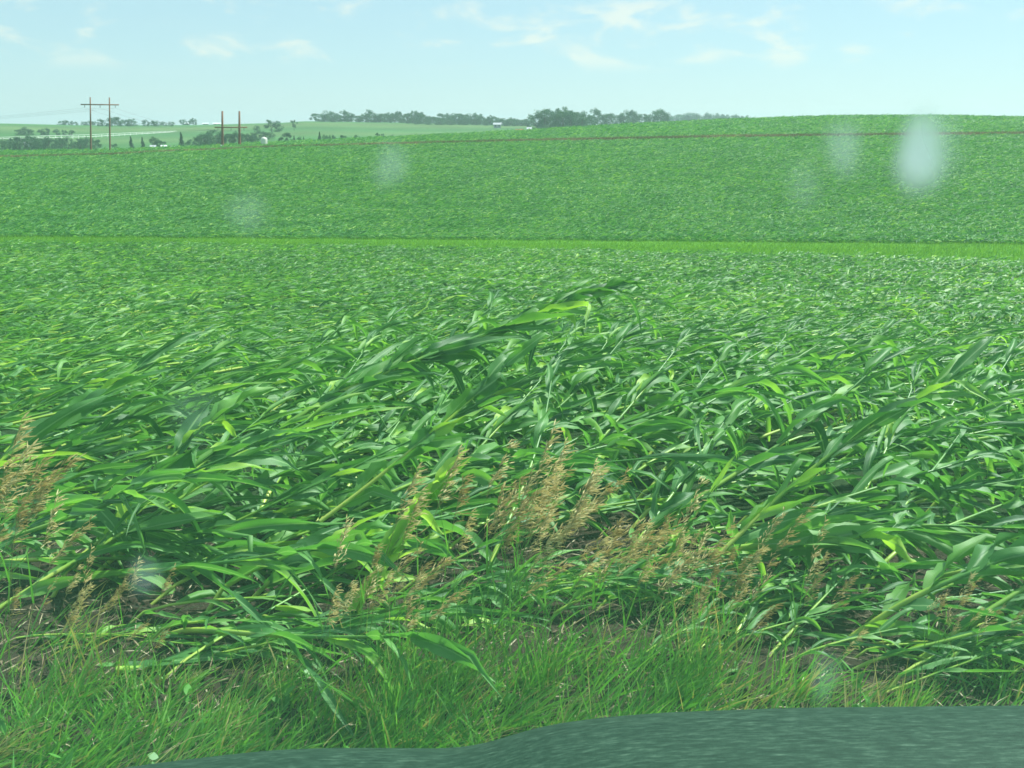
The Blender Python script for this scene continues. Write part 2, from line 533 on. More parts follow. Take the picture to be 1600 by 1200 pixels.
def corn(stalk_mb, leaf_mb, spine, rad, nl, rg, S=9, A=5, sides=7, wave=0.28, Lr=(0.34, 0.80), Wr=(0.011, 0.041), hue=0.0,
         windv=None, close=0.0, floor=None, droopf=1.0, sm=1.0, hang=0.22, pale=0.0, patch=0.0):
    """M plants: spine (M,K,3); leaves stand in two ranks along the upper stalk and stream with the wind"""
    M, K, _ = spine.shape
    tt = np.linspace(0, 1, K)
    tone_s = np.clip(0.85 - 1.5 * tt[None] + pale + rg.normal(0, 0.12, (M, 1)) + rg.normal(0, 0.3, (M, K)), 0, 1)
    tubes(stalk_mb, spine, rad[:, None] * (1.0 - 0.72 * tt[None] ** 1.4) * sm, sides, tone_s)
    d = nrm(np.gradient(spine, axis=1))
    for j in range(nl):
        f = 0.06 + 0.94 * (j + rg.uniform(0, 0.7, M)) / nl
        f = np.clip(f, 0.05, 0.995)
        x = f * (K - 1)
        i0 = np.minimum(x.astype(int), K - 2)
        w = (x - i0)[:, None]
        ar = np.arange(M)
        b = spine[ar, i0] * (1 - w) + spine[ar, i0 + 1] * w
        dd = nrm(d[ar, i0] * (1 - w) + d[ar, i0 + 1] * w)
        s = nrm(np.cross(dd, UP) + 1e-6)
        up2 = np.cross(s, dd)
        ang = (math.pi if j % 2 else 0) + rg.normal(-0.15 if j % 2 == 0 else 0.15, 1.0, M)
        sidev = np.cos(ang)[:, None] * s + np.sin(ang)[:, None] * up2 * 0.9
        spread = (rg.uniform(0.2, 1.1, M) * (1 - 0.55 * f) * (1 - close))[:, None]
        d0 = dd + sidev * spread * np.array([1, 1, 0.6]) + UP * 0.04
        hump = np.sin(np.clip(0.25 + 0.75 * f, 0, 1) * math.pi) * 0.5 + 0.5
        L = rg.uniform(*Lr, M) * (0.6 + 0.4 * hump)
        W = rg.uniform(*Wr, M) * (0.7 + 0.3 * hump)
        wv = np.zeros((M, 3)) if windv is None else windv * rg.uniform(0.0, 2.6, M)[:, None]
        blades(leaf_mb, b, d0, L, W, np.where(rg.uniform(0, 1, M) < hang, rg.uniform(4, 11, M), rg.uniform(0.0, 1.8, M)) * droopf * (1 - 0.5 * close), wv, rg.normal(0, 0.9, M), rg.normal(0, 1.3, M), S=S, A=A, wave=wave,
               fold=rg.uniform(0.1, 1.0, M), T=np.clip(rg.normal(0.42 + hue, 0.27, M) + patch, 0, 1), floor=floor, rg=rg, kink=0.55)


def bent_spines(M, K, rg, L, th0, th1, az, curve):
    """stalks kinked near the ground and thrown down: local frame, base at the origin"""
    s = np.linspace(0, 1, K)[None] * L[:, None]
    el = th1[:, None] + (th0 - th1)[:, None] * np.exp(-s / 0.16) + curve[:, None] * (s / L[:, None]) ** 2
    aa = az[:, None] + 0.25 * rg.normal(0, 1, (M, 1)) * (s / L[:, None])
    st = np.stack([np.cos(el) * np.cos(aa), np.cos(el) * np.sin(aa), np.sin(el)], -1)
    ds = (L / (K - 1))[:, None, None]
    P = np.concatenate([np.zeros((M, 1, 3)), np.cumsum(st[:, :-1] * ds, 1)], 1)
    return P


# --- the nearest plants: one object each, copied from twenty built ones
protos = []
for k in range(20):
    rg = np.random.default_rng(100 + k)
    L = np.array([rg.uniform(1.5, 2.1)])
    th1 = np.array([R(rg.choice([-2, 0, 2, 4, 8, 14, 20]))])
    sp = bent_spines(1, 14, rg, L, np.array([R(rg.uniform(20, 65))]), th1, np.array([0.0]), np.array([R(rg.uniform(-8, 10))]))
    smb, lmb = MB(), MB()
    corn(smb, lmb, sp, np.array([rg.uniform(0.010, 0.014)]), int(rg.integers(13, 17)), rg, windv=np.array([[1.0, 0, 0]]), floor=0.03, hang=0.45)
    protos.append((smb.mesh('stalk', M_STALK), lmb.mesh('leaves', M_LEAF)))


def corn_edge(az):
    """range at which the first stalks stand, uneven along the verge"""
    return 4.30 + 0.22 * np.sin(az * 9) + 0.22 * np.sin(az * 23 + 1)


def field_points(r0f, r1, amax, dens, rg):
    n = int(dens * amax * (r1 ** 2))
    az = rg.uniform(-amax, amax, n)
    r = np.sqrt(rg.uniform(0, 1, n)) * r1
    k = r > r0f(az)
    return r[k] * np.sin(az[k]), r[k] * np.cos(az[k])


rgf = np.random.default_rng(5)
PX, PY = field_points(corn_edge, 90.0, 0.60, 6.6, rgf)
rP, aP = np.hypot(PX, PY), np.arctan2(PX, PY)
cP = 800 + FPX * np.tan(aP) / CP
strip_near = np.interp(cP, CX, rB)
keep = rP < strip_near - 6.5
PX, PY, rP, aP = PX[keep], PY[keep], rP[keep], aP[keep]
order = np.argsort(rP)
PX, PY, rP, aP = PX[order], PY[order], rP[order], aP[order]
thin = (rP > 11) | (rgf.uniform(0, 1, len(rP)) < 0.80)
PX, PY, rP, aP = PX[thin], PY[thin], rP[thin], aP[thin]
inframe = np.abs(aP + 0.06) < 0.50
near_idx = np.nonzero(inframe)[0][:240]
near_mask = np.zeros(len(PX), bool)
near_mask[near_idx] = True
NZ = terrain(PX[near_idx], PY[near_idx])
NW = wind_az(PX[near_idx], PY[near_idx], rgf, 0.42)
half = len(near_idx) // 2
for n, i in enumerate(near_idx):
    e = empty('corn_plant', (PX[i], PY[i], NZ[n] - 0.01), NW[n], rgf.uniform(0.88, 1.12))
    if n < half:
        tag(e, 'green corn plant blown flat among the first rows beside the bare soil', 'corn plant', 'flattened corn plants at the field edge')
    else:
        tag(e, 'green corn plant blown flat a few rows in behind the field edge', 'corn plant', 'flattened corn plants behind the field edge')
    sme, lme = protos[int(rgf.integers(0, len(protos)))]
    for nm, me in (('stalk', sme), ('leaves', lme)):
        o = bpy.data.objects.new(nm, me)
        COL.objects.link(o)
        o.parent = e


# --- smaller broken plants strewn over the bare soil
for k in range(54):
    az_ = rgf.uniform(-0.52, 0.52)
    r_ = rgf.uniform(3.55, 4.4) if az_ > 0.12 else rgf.uniform(3.8, 4.5)
    if -0.33 < az_ < -0.02 and rgf.uniform() < 0.5:
        continue
    x_, y_ = r_ * math.sin(az_), r_ * math.cos(az_)
    e = empty('corn_plant', (x_, y_, tz(x_, y_) - 0.01), rgf.normal(0.25, 0.4), rgf.uniform(0.42, 0.75))
    e.scale[2] *= 0.8
    tag(e, 'small broken corn plant sprawled on the bare soil between verge grass and corn', 'corn plant', 'broken corn plants on the bare soil')
    sme, lme = protos[int(rgf.integers(0, len(protos)))]
    for nm, me in (('stalk', sme), ('leaves', lme)):
        o = bpy.data.objects.new(nm, me)
        COL.objects.link(o)
        o.parent = e


# --- plants that stand out
def hero(name_label, base_px, base_h, pts, rad=0.012, nl=9, close=0.0, hue=0.0, seed=1, Lr=(0.55, 0.85), Wr=(0.03, 0.046), droopf=1.0, windk=1.0, pale=0.0, leafmat=None):
    rg = np.random.default_rng(seed)
    b = ground_at(*base_px, base_h) if len(base_px) == 2 else at_range(*base_px)
    r0 = math.hypot(b[0], b[1])
    way = [b] + [at_range(p[0], p[1], r0 + p[2]) for p in pts]
    way = np.array(way)
    seg = np.concatenate([[0], np.cumsum(np.linalg.norm(np.diff(way, axis=0), axis=1))])
    s = np.linspace(0, seg[-1], 18)
    sp = np.stack([np.interp(s, seg, way[:, i]) for i in range(3)], -1)
    for _ in range(4):
        sp[1:-1] = 0.25 * sp[:-2] + 0.5 * sp[1:-1] + 0.25 * sp[2:]
    e = empty('corn_plant', b)
    tag(e, name_label, 'corn plant', 'corn plants that stand out of the mat')
    smb, lmb = MB(), MB()
    wv = nrm(sp[-1:] - sp[:1]) * np.array([[1, 1, 0]]) * windk
    corn(smb, lmb, (sp - b)[None], np.array([rad]), nl, rg, S=12, windv=wv, close=close, hue=hue, Lr=Lr, Wr=Wr, droopf=droopf, pale=pale, floor=tz(b[0], b[1]) - b[2] + 0.03, hang=0.12)
    smb.build('stalk', M_STALK, e)
    lmb.build('leaves', leafmat or M_LEAF, e)
    return e


hero('pale yellow-green corn plant with folded leaf whorl standing up beside the brome clump', (540, 985), 0.0, [(600, 880, -0.05), (640, 815, -0.08), (665, 780, -0.1), (685, 757, -0.1)], 0.013, 16, 0.66, 0.1, 21, (0.22, 0.38), (0.026, 0.040), 0.3, 1.0, 0.4, M_PALE)
hero('long corn plant raised out of the mat with dark leafy tip near the grass strip', (440, 668), 0.5, [(520, 615, 0.15), (640, 566, 0.4), (770, 518, 0.7), (880, 468, 1.0), (960, 446, 1.2)], 0.016, 40, 0.30, -0.12, 22, (0.40, 0.80), (0.024, 0.050), 0.8, 0.35)  # lowered hue puts the near side's shade into the leaf colour
hero('corn plant with broad dark leaf rising beside the tan grass heads at the left edge', (-60, 760), 0.25, [(60, 680, 0.15), (150, 620, 0.3), (235, 560, 0.5)], 0.014, 11, 0.3, 0.05, 23, (0.5, 0.75), (0.036, 0.052))
hero('thin bare corn stalk leaning up steeply across the middle of the mat', (500, 815), 0.3, [(572, 762, 0.05), (640, 705, 0.1), (715, 645, 0.2), (760, 600, 0.3), (800, 560, 0.4)], 0.011, 9, 0.5, 0.1, 24, (0.3, 0.55), pale=0.3)
hero('corn plant with broad sunlit drooping leaf above the dark hollow', (150, 860), 0.15, [(225, 760, 0.1), (290, 690, 0.2), (350, 645, 0.3)], 0.012, 9, 0.3, 0.2, 25, (0.4, 0.6), (0.04, 0.055))
hero('long corn plant slanting up to the edge of the photo above a dark leafy shadow', (1110, 880), 0.25, [(1200, 790, 0.2), (1300, 705, 0.4), (1420, 632, 0.6), (1500, 580, 0.8)], 0.0115, 16, 0.4, 0.0, 26, (0.35, 0.6), (0.02, 0.036), pale=0.15)
hero('corn plant with thick pale stalk base lifted over bare soil at the field edge', (1325, 1000), 0.03, [(1380, 962, 0.05), (1440, 925, 0.1), (1540, 885, 0.25), (1640, 845, 0.4)], 0.016, 9, 0.0, 0.1, 27, (0.45, 0.7), (0.032, 0.046), 1.4)
hero('corn plant lying alone on the bare soil in front of the verge grass', (180, 1046), 0.05, [(270, 1044, 0.0), (350, 1044, 0.0), (430, 1042, 0.02)], 0.014, 9, 0.5, 0.02, 28, (0.25, 0.45), (0.035, 0.05), 0.6)
hero('corn plant with pale level stalk hanging over the brown seed heads', (1130, 860), 0.25, [(1200, 850, 0.0), (1300, 846, 0.05), (1370, 842, 0.1)], 0.016, 6, 0.5, 0.15, 29, (0.4, 0.55))
hero('corn plant with one narrow pale leaf pointing straight up behind the seed heads', (1015, 910), 0.05, [(1060, 850, 0.0), (1090, 800, 0.0), (1118, 758, 0.0)], 0.006, 4, 0.9, 0.3, 30, (0.25, 0.4), (0.012, 0.02))
hero('small corn plant pushed up with its leaf tips drooping over the soil', (395, 935), 0.05, [(430, 900, 0.0), (480, 865, 0.05), (560, 835, 0.1)], 0.011, 8, 0.0, 0.15, 31, (0.35, 0.55), (0.034, 0.046), 1.4)
hero('corn plant with grey-green leaves hanging down to the soil before the verge', (1150, 905), 0.1, [(1170, 870, 0.0), (1230, 850, 0.05), (1300, 835, 0.1)], 0.012, 10, 0.0, 0.0, 32, (0.4, 0.65), (0.034, 0.05), 2.2, 0.3)

# --- the rest of the lodged corn up to the grass strip: one mass
rest = np.nonzero(~near_mask)[0]
smb, lmb = MB(), MB()
for lo, hi, S, A, K, nl, sd, wv_ in ((0, 14, 7, 3, 10, 14, 5, 0.3), (14, 26, 5, 3, 7, 12, 4, 0.2), (26, 95, 4, 2, 5, 10, 3, 0.0)):
    ii = rest[(rP[rest] >= lo) & (rP[rest] < hi)]
    if lo >= 26:
        ii = ii[rgf.uniform(0, 1, len(ii)) < 0.75]
    M = len(ii)
    off0 = rP[ii]
    th1 = rgf.normal(R(1.5), R(5), M) - R(4) * (off0 > 16)
    far_k = 1.0 + np.clip((rP[ii].mean() - 20) / 60, 0, 0.5)
    sp = bent_spines(M, K, rgf, rgf.uniform(1.4, 2.05, M), rgf.uniform(R(15), R(60), M), th1, wind_az(PX[ii], PY[ii], rgf), rgf.normal(0, R(7), M))
    wv = nrm(sp[:, -1] - sp[:, 0]) * np.array([1, 1, 0.0])
    a, b = MB(), MB()
    corn(a, b, sp, rgf.uniform(0.010, 0.014, M), nl, rgf, S=S, A=A, sides=sd, wave=wv_, windv=wv, floor=0.03, Wr=(0.012 * far_k, 0.032 * far_k), Lr=(0.34, 0.78), sm=1.25,
         patch=0.13 * np.sin(PX[ii] * 0.31 + 1.3 * np.sin(PY[ii] * 0.13)) * np.sin(PY[ii] * 0.21 + PX[ii] * 0.07 + 2))
    # move every plant to its place on the slope
    off = np.stack([PX[ii], PY[ii], terrain(PX[ii], PY[ii])], -1)
    for src, dst in ((a, smb), (b, lmb)):
        for V, F, Ac, T in zip(src.V, src.F, src.A, src.T):
            per = len(V) // M
            dst.add((V.reshape(M, per, 3) + off[:, None]).reshape(-1, 3), F - F.min(), Ac, T)
# pale broken stalk ends that lie on top of the mat
bz = rgf.uniform(-0.58, 0.58, 6500)
br = 5.0 + 70 * rgf.uniform(0, 1, 6500) ** 0.58
cb = 800 + FPX * np.tan(bz) / CP
kb = br < np.interp(cb, CX, rB) - 7
bz, br = bz[kb], br[kb]
bx, by = br * np.sin(bz), br * np.cos(bz)
M = len(bx)
ba = wind_az(bx, by, rgf, 0.35)
be = rgf.normal(R(5), R(7), M)
bl = rgf.uniform(0.08, 0.34, M)
b0 = np.stack([bx, by, terrain(bx, by) + rgf.uniform(0.12, 0.36, M)], -1)
bd = np.stack([np.cos(be) * np.cos(ba), np.cos(be) * np.sin(ba), np.sin(be)], -1)
bt = np.array([0, 0.5, 1.0])
tubes(smb, b0[:, None] + bd[:, None] * (bl[:, None] * bt)[..., None], (rgf.uniform(0.009, 0.015, M) * (1 + br / 90))[:, None] * np.array([1, 1, 0.75]), 4, np.clip(rgf.normal(0.58, 0.22, M), 0, 1)[:, None])
root = lmb.build('flattened_corn', M_LEAF)
tag(root, 'mat of flattened green corn stretching from the near rows to the grass strip', 'corn field', kind='stuff')
st_o = smb.build('stalks', M_STALK, root)
st_o['kind'] = 'stuff'

# --- the field beyond the strip, up to its crest
rg = np.random.default_rng(77)
mb = MB()
n = 820000
az = rg.uniform(-0.56, 0.56, n)
u = rg.uniform(0, 1, n)
r = 66 * (375 / 66) ** (u ** 0.9)
X, Y = r * np.sin(az), r * np.cos(az)
Z, Q = terrain(X, Y, True)
jit = 0.03 * np.sin(X * 0.9) + rg.normal(0, 0.015, n)
ok = (Q + jit * 0.5 > 5.97) & (Q < 8.1) & ~((Q > 6.97) & (Q < 7.07))
X, Y, Z, r = X[ok], Y[ok], Z[ok], r[ok]
n = len(X)
wa = 0.20 + 0.35 * np.sin(X * 0.11 + 0.05 * Y) + rg.normal(0, 0.9, n)
el = rg.normal(R(2), R(15), n)
d0 = np.stack([np.cos(el) * np.cos(wa), np.cos(el) * np.sin(wa), np.sin(el)], -1)
clump = 0.5 + 0.5 * np.sin(X * 0.8 + 2 * np.sin(Y * 0.23)) * np.sin(Y * 0.35 + X * 0.1)
h = rg.uniform(0.02, 0.34, n) * (0.75 + 0.4 * clump)
sc = 0.5 + r / 250.0
tone = np.clip(rg.normal(0.50, 0.27, n) + np.where(rg.uniform(0, 1, n) < 0.04, 0.5, 0), 0, 1)
blades(mb, np.stack([X, Y, Z + h], -1), d0, rg.uniform(0.45, 0.9, n) * sc, rg.uniform(0.03, 0.06, n) * sc, rg.uniform(0.4, 1.6, n) / sc, np.zeros((n, 3)),
       rg.normal(0, 0.8, n), rg.normal(0, 0.8, n), S=3, A=2, fold=0.0, T=tone, rg=rg)
o = mb.build('far_corn', M_FAR)
tag(o, 'far slope of flattened corn between the grass strip and the skyline', 'corn field', kind='stuff')

# --- the grass strip along the hollow
mb = MB()
n = 90000
az = rg.uniform(-0.56, 0.56, n)
cc = 800 + FPX * np.tan(az) / CP
r = np.interp(cc, CX, rB) - 6.2 + rg.uniform(0, 1, n) * (np.interp(cc, CX, rC) - np.interp(cc, CX, rB) + 7.0)
X, Y = r * np.sin(az), r * np.cos(az)
Z = terrain(X, Y)
a_ = rg.uniform(0, 6.28, n)
d0 = np.stack([0.5 * np.cos(a_) + 0.3, 0.5 * np.sin(a_), np.ones(n)], -1)
blades(mb, np.stack([X, Y, Z], -1), d0, rg.uniform(0.12, 0.30, n), rg.uniform(0.008, 0.02, n), rg.uniform(1, 4, n), np.zeros((n, 3)), rg.normal(0, 1, n), rg.normal(0, 1, n), S=2, A=2, fold=0,
       T=rg.uniform(0, 1, n), prof='grass', rg=rg)
o = mb.build('strip_grass', M_STRIP)
tag(o, 'bright yellow-green grass strip running across the hollow in the field', 'grass', kind='stuff')

# --- brown weeds along the terrace line
mb = MB()
n = 26000
az = rg.uniform(-0.56, 0.56, n)
r = 240 + rg.normal(1.4, 2.0, n)
X, Y = r * np.sin(az), r * np.cos(az)
a_ = rg.uniform(0, 6.28, n)
d0 = np.stack([0.8 * np.cos(a_) + 0.3, 0.8 * np.sin(a_), np.ones(n)], -1)
blades(mb, np.stack([X, Y, terrain(X, Y)], -1), d0, rg.uniform(0.4, 0.8, n), rg.uniform(0.03, 0.07, n), rg.uniform(1, 3, n), np.zeros((n, 3)), rg.normal(0, 1, n), rg.normal(0, 1, n), S=2, A=2, fold=0,
       T=np.clip(rg.uniform(0, 0.7, n) + 0.25 * np.sin(X * 0.15), 0, 1), prof='grass', rg=rg)
M_TERR = leafy('terrace_weed', [(0.0, (0.09, 0.11, 0.03)), (0.5, (0.19, 0.16, 0.065)), (1.0, (0.30, 0.24, 0.11))], 0.2, (1, 1, 1), rough=0.8, noise=0.05)
o = mb.build('terrace_weeds', M_TERR)
tag(o, 'thin brown line of dry weeds crossing the far slope below the skyline', 'weeds', kind='stuff')

# ------------------------------------------------------------------ verge grass
rg = np.random.default_rng(31)
mb = MB()


def verge(n, x0, x1, y0, y1, hl, wl_, tn, lean=0.55, dr=(0.6, 3.0)):
    nc = max(4, n // 38)
    cx, cy = rg.uniform(x0, x1, nc), rg.uniform(y0, y1, nc)
    ci = rg.integers(0, nc, n)
    sp_ = rg.uniform(0.02, 0.13, nc)[ci]
    X, Y = cx[ci] + rg.normal(0, 1, n) * sp_, cy[ci] + rg.normal(0, 1, n) * sp_
    a_ = rg.uniform(0, 6.28, n)
    lx, ly = (lean + rg.normal(0, 0.38, nc))[ci], rg.normal(0.1, 0.3, nc)[ci]
    hk = rg.uniform(0.6, 1.2, nc)[ci]
    tk = rg.normal(0, 0.14, nc)[ci]
    d0 = np.stack([0.5 * np.cos(a_) + lx, 0.5 * np.sin(a_) + ly, np.ones(n)], -1)
    blades(mb, np.stack([X, Y, terrain(X, Y) - 0.01], -1), d0, rg.uniform(*hl, n) * hk, rg.uniform(*wl_, n), rg.uniform(*dr, n), np.zeros((n, 3)), rg.normal(0, 1, n), rg.normal(0, 1.2, n),
           S=5, A=2, fold=0, T=np.clip(rg.normal(tn, 0.2, n) + tk, 0, 1), prof='grass', rg=rg)


verge(19500, -3.0, 3.2, 1.9, 3.16, (0.06, 0.20), (0.0018, 0.0054), 0.58, 0.8, (1.0, 7.0))
verge(2300, -3.0, 3.2, 3.05, 3.5, (0.04, 0.14), (0.0018, 0.0045), 0.66, 0.8, (1.0, 7.0))
verge(1500, -0.50, 0.75, 2.9, 3.7, (0.18, 0.38), (0.0018, 0.0048), 0.58, 0.45, (0.4, 3.0))
verge(420, 0.55, 1.3, 3.0, 3.5, (0.12, 0.28), (0.0020, 0.0048), 0.66, 0.5, (0.4, 3.0))
verge(2200, -2.6, -0.5, 3.0, 3.5, (0.06, 0.20), (0.0018, 0.0048), 0.6, 0.7, (1.0, 6.0))
verge(260, -2.4, -1.45, 3.0, 3.9, (0.15, 0.36), (0.0020, 0.0048), 0.64, 0.45)
verge(260, 0.8, 3.0, 3.2, 3.7, (0.08, 0.24), (0.0022, 0.0048), 0.7, 0.35)
verge(1900, -3.0, 3.0, 2.0, 3.6, (0.12, 0.36), (0.0008, 0.0018), 0.97, 0.9, (0.5, 5.0))
nw_ = 45
wx, wy = rg.uniform(-2.6, 2.8, nw_), rg.uniform(2.2, 3.6, nw_)
k_ = 7
X, Y = np.repeat(wx, k_), np.repeat(wy, k_)
n = len(X)
a_ = rg.uniform(0, 6.28, n)
d0 = np.stack([np.cos(a_), np.sin(a_), rg.uniform(0.2, 1.2, n)], -1)
blades(mb, np.stack([X, Y, terrain(X, Y) + rg.uniform(0.0, 0.10, n)], -1), d0, rg.uniform(0.03, 0.08, n), rg.uniform(0.007, 0.016, n), rg.uniform(2, 9, n), np.zeros((n, 3)), rg.normal(0, 0.5, n), rg.normal(0, 0.4, n),
       S=4, A=2, fold=0, T=rg.uniform(0.1, 0.5, n), prof='lens', rg=rg)
o = mb.build('verge_grass', M_GRASS)
tag(o, 'rough green roadside grass with dry blades along the edge of the soil', 'grass', kind='stuff')

# dry litter on the soil
mb = MB()
n = 6500
X, Y = rg.uniform(-3.2, 3.4, n), rg.uniform(3.05, 5.4, n)
a_ = rg.uniform(0, 6.28, n)
d0 = np.stack([np.cos(a_), np.sin(a_), rg.normal(0.05, 0.12, n)], -1)
blades(mb, np.stack([X, Y, terrain(X, Y) + rg.uniform(0.01, 0.035, n)], -1), d0, rg.uniform(0.02, 0.12, n), rg.uniform(0.001, 0.0035, n), rg.uniform(0, 1, n), np.zeros((n, 3)), rg.normal(0, 0.6, n),
       rg.normal(0, 1, n), S=3, A=2, fold=0, T=rg.uniform(0, 1, n), prof='lens', floor=None, rg=rg)
o = mb.build('dry_litter', M_STRAW)
tag(o, 'broken dry straw scattered over the bare dark soil', 'straw', kind='stuff')


# crumbs of earth
mb = MB()
n = 5000
X, Y = rg.uniform(-3.0, 3.2, n), rg.uniform(3.05, 5.6, n)
rad_ = 0.006 + 0.020 * rg.uniform(0, 1, n) ** 3
b = np.stack([X, Y, terrain(X, Y) + rad_ * 0.2], -1)
ax_ = nrm(rg.normal(0, 1, (n, 3)) * np.array([1, 1, 0.35])) * rad_[:, None]
tt_ = np.array([-1.0, -0.5, 0.45, 1.0])
tubes(mb, b[:, None] + ax_[:, None] * tt_[None, :, None], rad_[:, None] * np.array([0.3, 0.9, 1.0, 0.25]) * rg.uniform(0.7, 1.2, (n, 4)), 5, rg.uniform(0, 1, n)[:, None])
M_CLOD = plain('clod_earth', (0.075, 0.057, 0.040), 0.95, (0.045, 0.035, 0.025), 20.0, 0.1)
o = mb.build('soil_crumbs', M_CLOD, None, False)
tag(o, 'crumbs of dark earth on the bare soil before the corn', 'soil', kind='stuff')


# ------------------------------------------------------------------ brome with tan seed heads
def brome_proto(seed):
    rg = np.random.default_rng(seed)
    H = rg.uniform(0.85, 1.1)
    lean = rg.uniform(0.12, 0.60)
    K = 12
    t = np.linspace(0, 1, K)
    P = np.stack([lean * H * t ** 1.8, rg.normal(0, 0.04) * t, H * (t - 0.12 * lean * t ** 3)], -1)
    sm, hd, lf = MB(), MB(), MB()
    tubes(sm, P[None], np.full((1, K), 0.0016) * (1 - 0.5 * t)[None], 4, np.clip(0.2 + 0.8 * t, 0, 1)[None])
    # two or three blades low on the stem
    nb_ = 4
    f = rg.uniform(0.1, 0.6, nb_)
    b = np.stack([np.interp(f, t, P[:, i]) for i in range(3)], -1)
    a_ = rg.uniform(0, 6.28, nb_)
    blades(lf, b, np.stack([0.5 * np.cos(a_) + 0.4, 0.5 * np.sin(a_), np.ones(nb_)], -1), rg.uniform(0.18, 0.34, nb_), rg.uniform(0.003, 0.005, nb_), rg.uniform(2, 6, nb_), np.zeros((nb_, 3)),
           rg.normal(0, 1, nb_), rg.normal(0, 1, nb_), S=6, A=3, T=rg.uniform(0.3, 0.7, nb_), prof='grass', rg=rg)
    # the head: whorls of hair-thin branchlets that end in drooping spikelets
    ripe = rg.uniform(-0.35, 0.35)
    nbr = int(rg.integers(25, 36))
    f = 0.74 + 0.26 * rg.uniform(0, 1, nbr) ** 0.8
    b = np.stack([np.interp(f, t, P[:, i]) for i in range(3)], -1)
    a_ = rg.uniform(0, 6.28, nbr)
    bd = nrm(np.stack([0.42 * np.cos(a_) + 0.40, 0.42 * np.sin(a_), np.full(nbr, 0.85)], -1))
    bl = rg.uniform(0.015, 0.075, nbr) * (1.15 - 0.6 * (f - 0.74) / 0.26)
    tip = b + bd * bl[:, None] + np.array([0.2, 0, -0.15]) * bl[:, None]
    line = np.stack([b, b + bd * bl[:, None] * 0.55, tip], 1)
    tubes(hd, line, np.full((nbr, 3), 0.0006), 3, np.full((nbr, 1), 0.4))
    for rep in range(2):
        n_ = nbr
        bb = tip if rep == 0 else line[:, 1]
        dd = nrm(bd * 0.5 + np.array([0.65, 0, -0.15]) + rg.normal(0, 0.28, (n_, 3)))
        tn = np.clip(rg.normal(0.5, 0.2, n_) + ripe, 0, 1)
        LL, WW = rg.uniform(0.022, 0.042, n_), rg.uniform(0.0018, 0.0030, n_)
        ro = rg.uniform(0, 3.1, n_)
        for q_ in (0, 1.57):
            blades(hd, bb, dd, LL, WW, np.full(n_, 3.0), np.zeros((n_, 3)), ro + q_, np.zeros(n_), S=4, A=2, fold=0, T=tn, prof='lens', rg=rg)
    return sm.mesh('stem', M_STEM), hd.mesh('seed_head', M_SEED), lf.mesh('blades', M_GRASS)


bp = [brome_proto(400 + i) for i in range(10)]


def brome(px, py, h_k, label, group, rz=0.0):
    p = ground_at(px, py)
    e = empty('brome_plant', p, rz, h_k)
    tag(e, label, 'grass stem', group, 'thing')
    for nm, me in zip(('stem', 'seed_head', 'blades'), bp[int(rg.integers(0, len(bp)))]):
        o = bpy.data.objects.new(nm, me)
        COL.objects.link(o)
        o.parent = e


def clump_of(n, cx, cy, sx, sy, hk, label, group):
    for _ in range(n):
        brome(rg.normal(cx, sx), rg.normal(cy, sy), rg.uniform(*hk), label, group, rg.normal(0.1, 0.45))


clump_of(30, 735, 1085, 60, 30, (0.74, 0.98), 'brome stem with dense tan head in the tall clump at mid verge', 'brome stems in the tall middle clump')
clump_of(17, 900, 1085, 70, 30, (0.60, 0.88), 'brome stem with reddish tan head beside the tall middle clump', 'brome stems beside the middle clump')
clump_of(9, 1020, 1080, 60, 25, (0.60, 0.86), 'brome stem with loose tan head leaning towards the hood', 'brome stems leaning towards the hood')
clump_of(22, 1130, 1090, 85, 25, (0.42, 0.66), 'short brome stem with loose tan head above the hood edge', 'short brome stems above the hood')
clump_of(18, -55, 1085, 55, 35, (0.75, 1.1), 'tall brome stem with straw-coloured head at the left edge of the verge', 'brome stems at the left edge')
clump_of(14, 130, 1100, 70, 25, (0.42, 0.62), 'low brome stem with straw head drooping before the bare soil', 'low brome stems before the soil')
clump_of(18, 575, 1110, 55, 25, (0.45, 0.72), 'slender brome stem with reddish head under the pale corn plant', 'brome stems under the pale corn plant')
clump_of(12, 1530, 1085, 60, 15, (0.3, 0.5), 'short brome stem with pale head at the right end of the verge', 'short brome stems at the right end')


